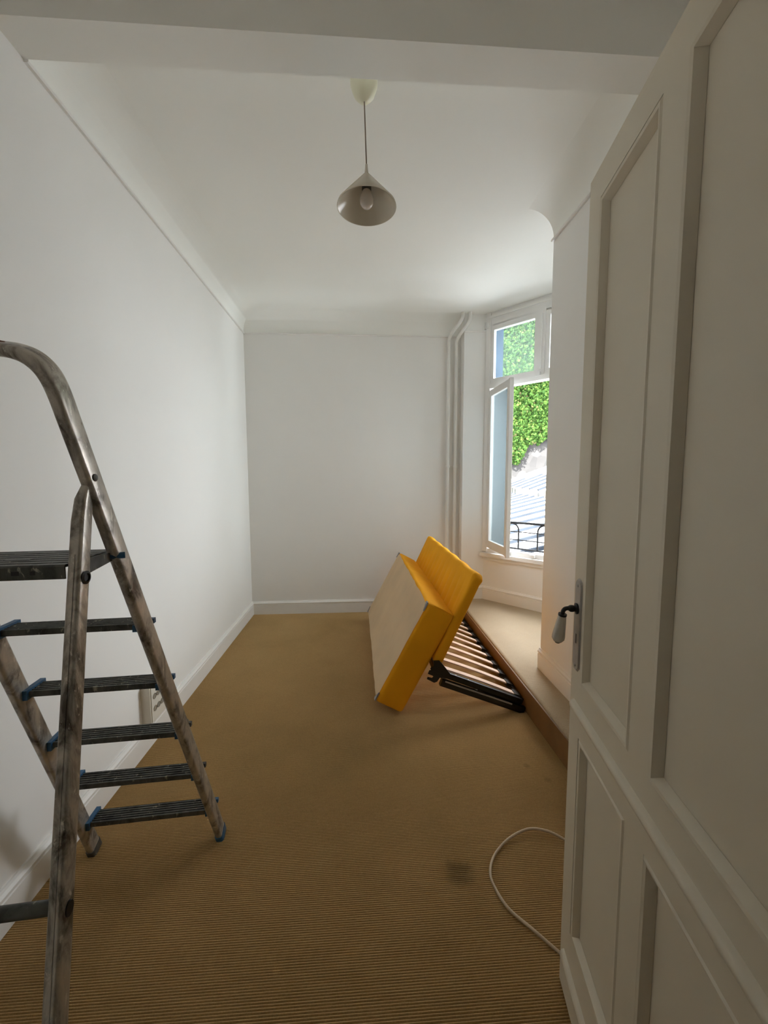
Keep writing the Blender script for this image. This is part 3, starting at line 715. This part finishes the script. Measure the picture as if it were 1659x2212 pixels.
# quilted mattress
Lb, Ub, Tb = axes(-.008, .438, 0.0)
oB = V((.420, 2.200, .317)) - Tb*.004; LB, WB, TB = 1.523, .585, .062
def dispB(p, lx, ly, lz):
    d = V((0, 0, 0)); e = min(1, max(0, (p.x-.05)/.08))*min(1, max(0, (lx-.05-p.x)/.08))*min(1, max(0, (p.y-.02)/.06))*min(1, max(0, (ly-.06-p.y)/.10))
    rib = abs(math.sin(PI*(p.x + .02*math.sin(p.y*7))/.105))
    if p.z < lz*.4: d.z += -.014*e*(rib**.8) + .006*e
    if p.z > lz*.6: d.z += .006*e*(rib**.7)
    if p.y > ly*.9: d.y += .003*math.sin(p.x*23)
    if p.x < .02 and p.y > ly*.9: d.y -= .012; d.z += .006
    return d
mB = cushion('mattress', oB, Lb, Ub, Tb, (LB, WB, TB), .022, 'yellow', (150, 14, 2), dispB, sb)
# steel frame: lifted side under the mattress, low side on the floor by the step
FL = V((.440, 0, .262)); FR = V((.958, 0, .055)); fx = (FR-FL).normalized(); fn = V((-fx.z, 0, fx.x)); fw = (FR-FL).length
FY0, FY1 = 2.205, 3.72
YY = V((0, 1, 0)); OF = FL + YY*FY0
sec = rrect(.028, .036, .005, 2)
def fbar(nm, a, b, w=.028, h=.036, par=sb, mat='black', side=fn):
    bm = bmesh.new(); add_sweep(bm, [a, b], rrect(h, w, .004, 2), side); return link(nm, bm, mat, par, smooth=True, angle=35)
fr1 = fbar('frame_end_bar', OF + fn*.0, OF + fx*fw); fbar('frame_end_bar', OF + YY*(FY1-FY0), OF + YY*(FY1-FY0) + fx*fw)
# second, lower bar at the near end (folded leg) with a spacer
LBn = OF - fn*.046 + fx*.045 - YY*.012
fbar('folded_leg', LBn, OF - fn*.040 + fx*(fw+.030) - YY*.012, .032, .042)
fbar('leg_spacer', OF - fn*.045 + fx*fw*.50 - YY*.008, OF - fn*.004 + fx*fw*.50 + fx*-.02 - YY*.004, .016, .016, mat='plate')
fbar('leg_face', LBn - YY*.0165 + fx*.02 + fn*.016, OF - fn*.040 + fx*(fw-.06) - YY*.0285 + fn*.016, .003, .008, mat='plate')
fbar('frame_side_bar', OF, OF + YY*(FY1-FY0)); fbar('frame_side_bar', OF + fx*fw, OF + fx*fw + YY*(FY1-FY0))
# hinge bracket at the lifted near corner
bm = bmesh.new()
outl = [(-.045, .060), (-.012, .072), (.02, .055), (.075, .022), (.075, -.012), (.028, -.022), (.022, -.050), (.008, -.062), (-.040, -.056), (-.040, -.044), (-.012, -.042), (-.010, -.026), (-.046, -.024), (-.046, -.004), (-.036, .002), (-.046, .010), (-.032, .028)]
a = [bm.verts.new(OF + fx*u + fn*v - YY*.022) for u, v in outl]; b = [bm.verts.new(OF + fx*u + fn*v - YY*.014) for u, v in outl]
bm.faces.new(a); bm.faces.new(b[::-1])
for i in range(len(outl)): j = (i+1) % len(outl); bm.faces.new((a[i], a[j], b[j], b[i]))
link('hinge_bracket', bm, 'black', sb)
for u in (.07, .12, .20): lathe('frame_rivet', [(.005, 0), (.0045, .003), (0, .004)], OF + fx*u + fn*.016 - YY*.004, 'screw', sb, 10, fx, YY, fn)
# slats
nsl = 12
for i in range(nsl):
    y = .047 + i*.128
    bm = bmesh.new(); k = 8; ra = []
    for q in range(k+1):
        u = .015+(fw-.03)*q/k; h = .010 + .006*math.sin(PI*q/k)
        ra.append([bm.verts.new(OF + fx*u + YY*(y+dy) + fn*(h+dz)) for dy, dz in ((-.020, 0), (.020, 0), (.020, .008), (-.020, .008))])
    for q in range(k):
        for j in range(4): bm.faces.new((ra[q][j], ra[q][(j+1) % 4], ra[q+1][(j+1) % 4], ra[q+1][j]))
    bm.faces.new(ra[0]); bm.faces.new(ra[-1][::-1])
    sl = link('slat', bm, 'slat', sb)
    obox('slat_cap', OF + YY*y, fx, YY, fn, (fw-.040, -.030, .004), (fw+.004, .030, .024), 'blackplastic', sl, .003)

# ------------------------------------------------------------------ stepladder
FRt = V((-.557, 1.466, 0)); FLt = V((-1.013, 1.432, 0)); ex = (FRt-FLt).normalized()
UR = V((-.0333, -.3886, 1)); UL = V((.0560, -.3886, 1))
def PR(z): return FRt + UR*z
def PL(z): return FLt + UL*z
ld = thing('stepladder', (-.785, 1.1, 0), 'paint-stained aluminium stepladder with blue tread ends standing open by the side wall', 'ladder')
fnrm = ex.cross(V((0, -.3886, 1)).normalized()).normalized()
SEC = rrect(.052, .025, .009, 3)
zb0, ztop = 1.535, 1.650
bm = bmesh.new(); add_sweep(bm, [PR(.018), PR(.7), PR(zb0)], SEC, fnrm); railR = link('side_rail', bm, 'alu', ld, smooth=True, angle=35)
bm = bmesh.new(); add_sweep(bm, [PL(.018), PL(.7), PL(zb0)], SEC, fnrm); link('side_rail', bm, 'alu', ld, smooth=True, angle=35)
HB = [(0, 1.535), (0, 1.570), (.003, 1.600), (.011, 1.621), (.027, 1.638), (.050, 1.647), (.078, 1.650), (.110, 1.650)]
hr = [PR(z) - ex*d for d, z in HB]; hl = [PL(z) + ex*d for d, z in HB]
hoop = catmull(hr + hl[::-1], 5)
bm = bmesh.new(); add_sweep(bm, hoop, SEC, fnrm); hp_ = link('hoop', bm, 'alu', ld, smooth=True, angle=35)
# dried putty lumps on hoop and rail
def lump(c, s, mat, nm='putty_spot'):
    bm = bmesh.new(); bmesh.ops.create_icosphere(bm, subdivisions=2, radius=1)
    for v in bm.verts:
        k = 1+.28*math.sin(v.co.x*5+c.x*40)*math.sin(v.co.y*4+2)*math.sin(v.co.z*6+1); v.co = V((v.co.x*s[0]*k, v.co.y*s[1]*k, v.co.z*s[2]*k)) + c
    return link(nm, bm, mat, ld, smooth=True, angle=90)
lump(PR(1.505) - fnrm*.012, (.0125, .014, .022), 'tape'); lump(PR(1.44) - fnrm*.022 - ex*.011, (.005, .006, .013), 'tape')
lump(PR(ztop+.006) - ex*.078 - fnrm*.005, (.019, .014, .008), 'rust')
lump(PR(.60) + ex*.010 - fnrm*.02, (.004, .006, .012), 'tape')
# feet
for P in (PR, PL):
    bm = bmesh.new(); add_sweep(bm, [P(.0015), P(.032)], rrect(.056, .029, .009, 3), fnrm); link('rubber_foot', bm, 'blue' if P is PR else 'tread', ld, smooth=True, angle=35)
lathe('pivot_bolt', [(0, 0), (.0085, 0), (.0085, .002), (.005, .004), (0, .004)], PR(1.405) + ex*.0125 + fnrm*.006, 'tread', ld, 14, fnrm, ex.cross(fnrm), ex)
# treads: ribbed top, lip at both edges
ty = V((-ex.y, ex.x, 0))                        # away from the camera
for s in range(5):
    z = .150 + .2108*s
    a = PL(z) + ex*.012; b = PR(z) - ex*.012; L = (b-a).length
    o = a - ty*.006
    prof = [(0, 0), (0, .0145)]
    nr = 6
    for i in range(nr):
        w = .062/nr; y0 = i*w
        prof += [(y0+.0015, .0165), (y0+w*.55, .0165), (y0+w*.65, .0128), (y0+w*.95, .0128)]
    prof += [(.062, .0145), (.062, -.004), (.059, -.004), (.059, .010), (.003, .010), (.003, 0)]
    bm = bmesh.new()
    ra = [bm.verts.new(o + ty*y + V((0, 0, zz))) for y, zz in prof]; rb = [bm.verts.new(o + ex*L + ty*y + V((0, 0, zz))) for y, zz in prof]
    for i in range(len(prof)): j = (i+1) % len(prof); bm.faces.new((ra[i], ra[j], rb[j], rb[i]))
    bm.faces.new(ra); bm.faces.new(rb[::-1])
    td = link('tread', bm, 'tread', ld)
    # blue plastic ends
    obox('tread_end', o, ex, ty, ZV, (-.002, -.008, -.006), (.013, .068, .022), 'blue', td, .003)
    obox('tread_end', o + ex*L, ex, ty, ZV, (-.013, -.006, -.004), (.002, .020, .014), 'blue', td, .003)
    obox('tread_end', o + ex*L, ex, ty, ZV, (-.006, .053, -.003), (.017, .065, .011), 'tread' if s in (1, 2) else 'blue', td, .003)
# support legs
SRt, SRf = V((-.615, .918, 1.412)), V((-.532, .5485, 0)); sl_ = (SRt-SRf)
SLt, SLf = V((-.945, .890, 1.412)), V((-1.028, .5135, 0))
def leg(top_, foot, sgn):
    d = (top_-foot).normalized(); nrm2 = ex.cross(d).normalized()
    bm = bmesh.new()
    kn = top_ - d*.11
    secs = []
    path = [foot, foot + d*.7, kn, kn + d*.05 + ex*.002*sgn, top_ - d*.02 + ex*.010*sgn, top_ + ex*.012*sgn + V((0, .006, 0))]
    szs = [(.042, .026), (.042, .026), (.040, .026), (.034, .024), (.020, .014), (.012, .006)]
    rings = []
    for p, (h, w) in zip(path, szs): rings.append([bm.verts.new(p + nrm2*x + ex*y) for x, y in rrect(h, w, min(h, w)*.3, 3)])
    m_ = len(rings[0])
    for i in range(len(rings)-1):
        for j in range(m_): bm.faces.new((rings[i][j], rings[i][(j+1) % m_], rings[i+1][(j+1) % m_], rings[i+1][j]))
    bm.faces.new(rings[0][::-1]); bm.faces.new(rings[-1])
    l = link('support_leg', bm, 'alu', ld, smooth=True, angle=35)
    bm = bmesh.new(); add_sweep(bm, [foot + V((0, 0, .0)), foot + d*.05], rrect(.046, .030, .008, 3), nrm2); link('rubber_foot', bm, 'tread', l, smooth=True, angle=35)
    # shallow rib down the face towards the doorway
    obox('rib', foot + d*.06, d, nrm2, ex, (0, -.0225 if nrm2.y > 0 else .0195, -.003), (1.22, -.0195 if nrm2.y > 0 else .0225, .003), 'alu', l, .001)
    return l
lr = leg(SRt, SRf, 1); ll = leg(SLt, SLf, -1)
def onleg(t, f, z): return f + (t-f)*(z/t.z)
lathe('bolt_hole', [(.0135, -.001), (.0145, .002), (.0095, .004), (.0075, .001), (0, .001)], onleg(SRt, SRf, 1.19) + ex*.0135, 'black', lr, 18, V((0, 1, 0)), ZV, ex)
lathe('bolt_hole', [(.013, -.001), (.012, .002), (0, .002)], onleg(SRt, SRf, .595) + ex*.0135, 'black', lr, 18, V((0, .7, .7)), V((0, -.45, .9)).normalized(), ex)
tube('cross_bar', [onleg(SLt, SLf, .60), onleg(SRt, SRf, .60)], .0125, 'tread', ld, 12)
# top platform with folded side arm
o = onleg(SLt, SLf, 1.18) + ex*.016; o.z = 1.198; pw = (onleg(SRt, SRf, 1.18) - onleg(SLt, SLf, 1.18)).length - .032
bm = bmesh.new()
prof = [(-.012, -.006), (-.012, .020), (-.008, .024)]
for i in range(7): y0 = -.006+i*.024; prof += [(y0, .024), (y0+.015, .024), (y0+.017, .0215), (y0+.022, .0215)]
prof += [(.172, .024), (.172, .0), (.169, .0), (.169, .018), (-.008, .018), (-.008, -.006)]
ra = [bm.verts.new(o + ty*y + V((0, 0, zz))) for y, zz in prof]; rb = [bm.verts.new(o + ex*pw + ty*y + V((0, 0, zz))) for y, zz in prof]
for i in range(len(prof)): j = (i+1) % len(prof); bm.faces.new((ra[i], ra[j], rb[j], rb[i]))
bm.faces.new(ra); bm.faces.new(rb[::-1])
tp = link('platform_top', bm, 'tread', ld)
for (x0, x1, y0, y1) in ((pw-.10, pw-.085, -.0125, -.0118), (pw-.065, pw-.055, -.0125, -.0118)):
    obox('slot', o, ex, ty, ZV, (x0, y0, .004), (x1, y1, .013), 'black', tp)
obox('slot', o, ex, ty, ZV, (pw-.16, .052, .0243), (pw-.11, .060, .0250), 'black', tp)
for sd in (1, -1):
    e0 = o + ex*(pw+.004 if sd > 0 else -.006)
    bm = bmesh.new(); th = .004
    A_ = [(-.004, -.016, 0), (.118, .006, .020*sd), (.125, .026, .022*sd), (-.004, .026, 0)]
    va = [bm.verts.new(e0 + ty*y + V((0, 0, z)) + ex*x) for y, z, x in A_]; vb = [bm.verts.new(e0 + ty*y + V((0, 0, z)) + ex*(x+th)) for y, z, x in A_]
    bm.faces.new(va); bm.faces.new(vb[::-1])
    for i in range(4): j = (i+1) % 4; bm.faces.new((va[i], va[j], vb[j], vb[i]))
    link('side_arm', bm, 'tread', ld)
    tube('arm_pin', [e0 + ty*.112 + V((0, 0, .016)) + ex*(.016*sd), e0 + ty*.128 + V((0, 0, .016)) + ex*(.046*sd)], .008, 'blue', ld, 10)

# ------------------------------------------------------------------ wall socket block
sk = thing('socket_block', (XL, 2.08, .142), 'off-white surface socket block with two rows of outlets on the side wall', 'socket')
sx1 = XL+.044
box('housing', (XL, 1.975, .142), (sx1, 2.190, .345), 'socket', sk, .005)
box('cover', (sx1-.002, 1.983, .150), (sx1+.004, 2.182, .337), 'socket', sk, .003)
for r_ in range(2):
    for c in range(5):
        lathe('outlet', [(.0145, .0), (.0145, .0025), (.0125, .0025), (.0118, .0005), (0, .0005)], (sx1+.0045, 2.012+c*.035, .212+r_*.066), 'sockethole', sk, 18, V((0, 1, 0)), ZV, V((1, 0, 0)))

# ------------------------------------------------------------------ cable
cb = [(1.0-.02, 1.05, .004), (.90, 1.20, .004), (.81, 1.31, .005), (.772, 1.350, .012), (.719, 1.383, .018), (.650, 1.395, .018), (.564, 1.367, .012), (.491, 1.315, .006), (.452, 1.257, .004), (.448, 1.202, .004), (.471, 1.128, .006), (.521, 1.066, .008), (.576, 1.003, .006), (.66, .915, .004), (.78, .80, .004), (.90, .70, .004)]
bm = bmesh.new(); add_sweep(bm, catmull(cb, 8), circ(.0048, 8), V((0, 0, 1)))
ca = link('power_cable', bm, 'cable', smooth=True, angle=80); tag(ca, 'thin beige power cable looping on the carpet by the door', 'cable')
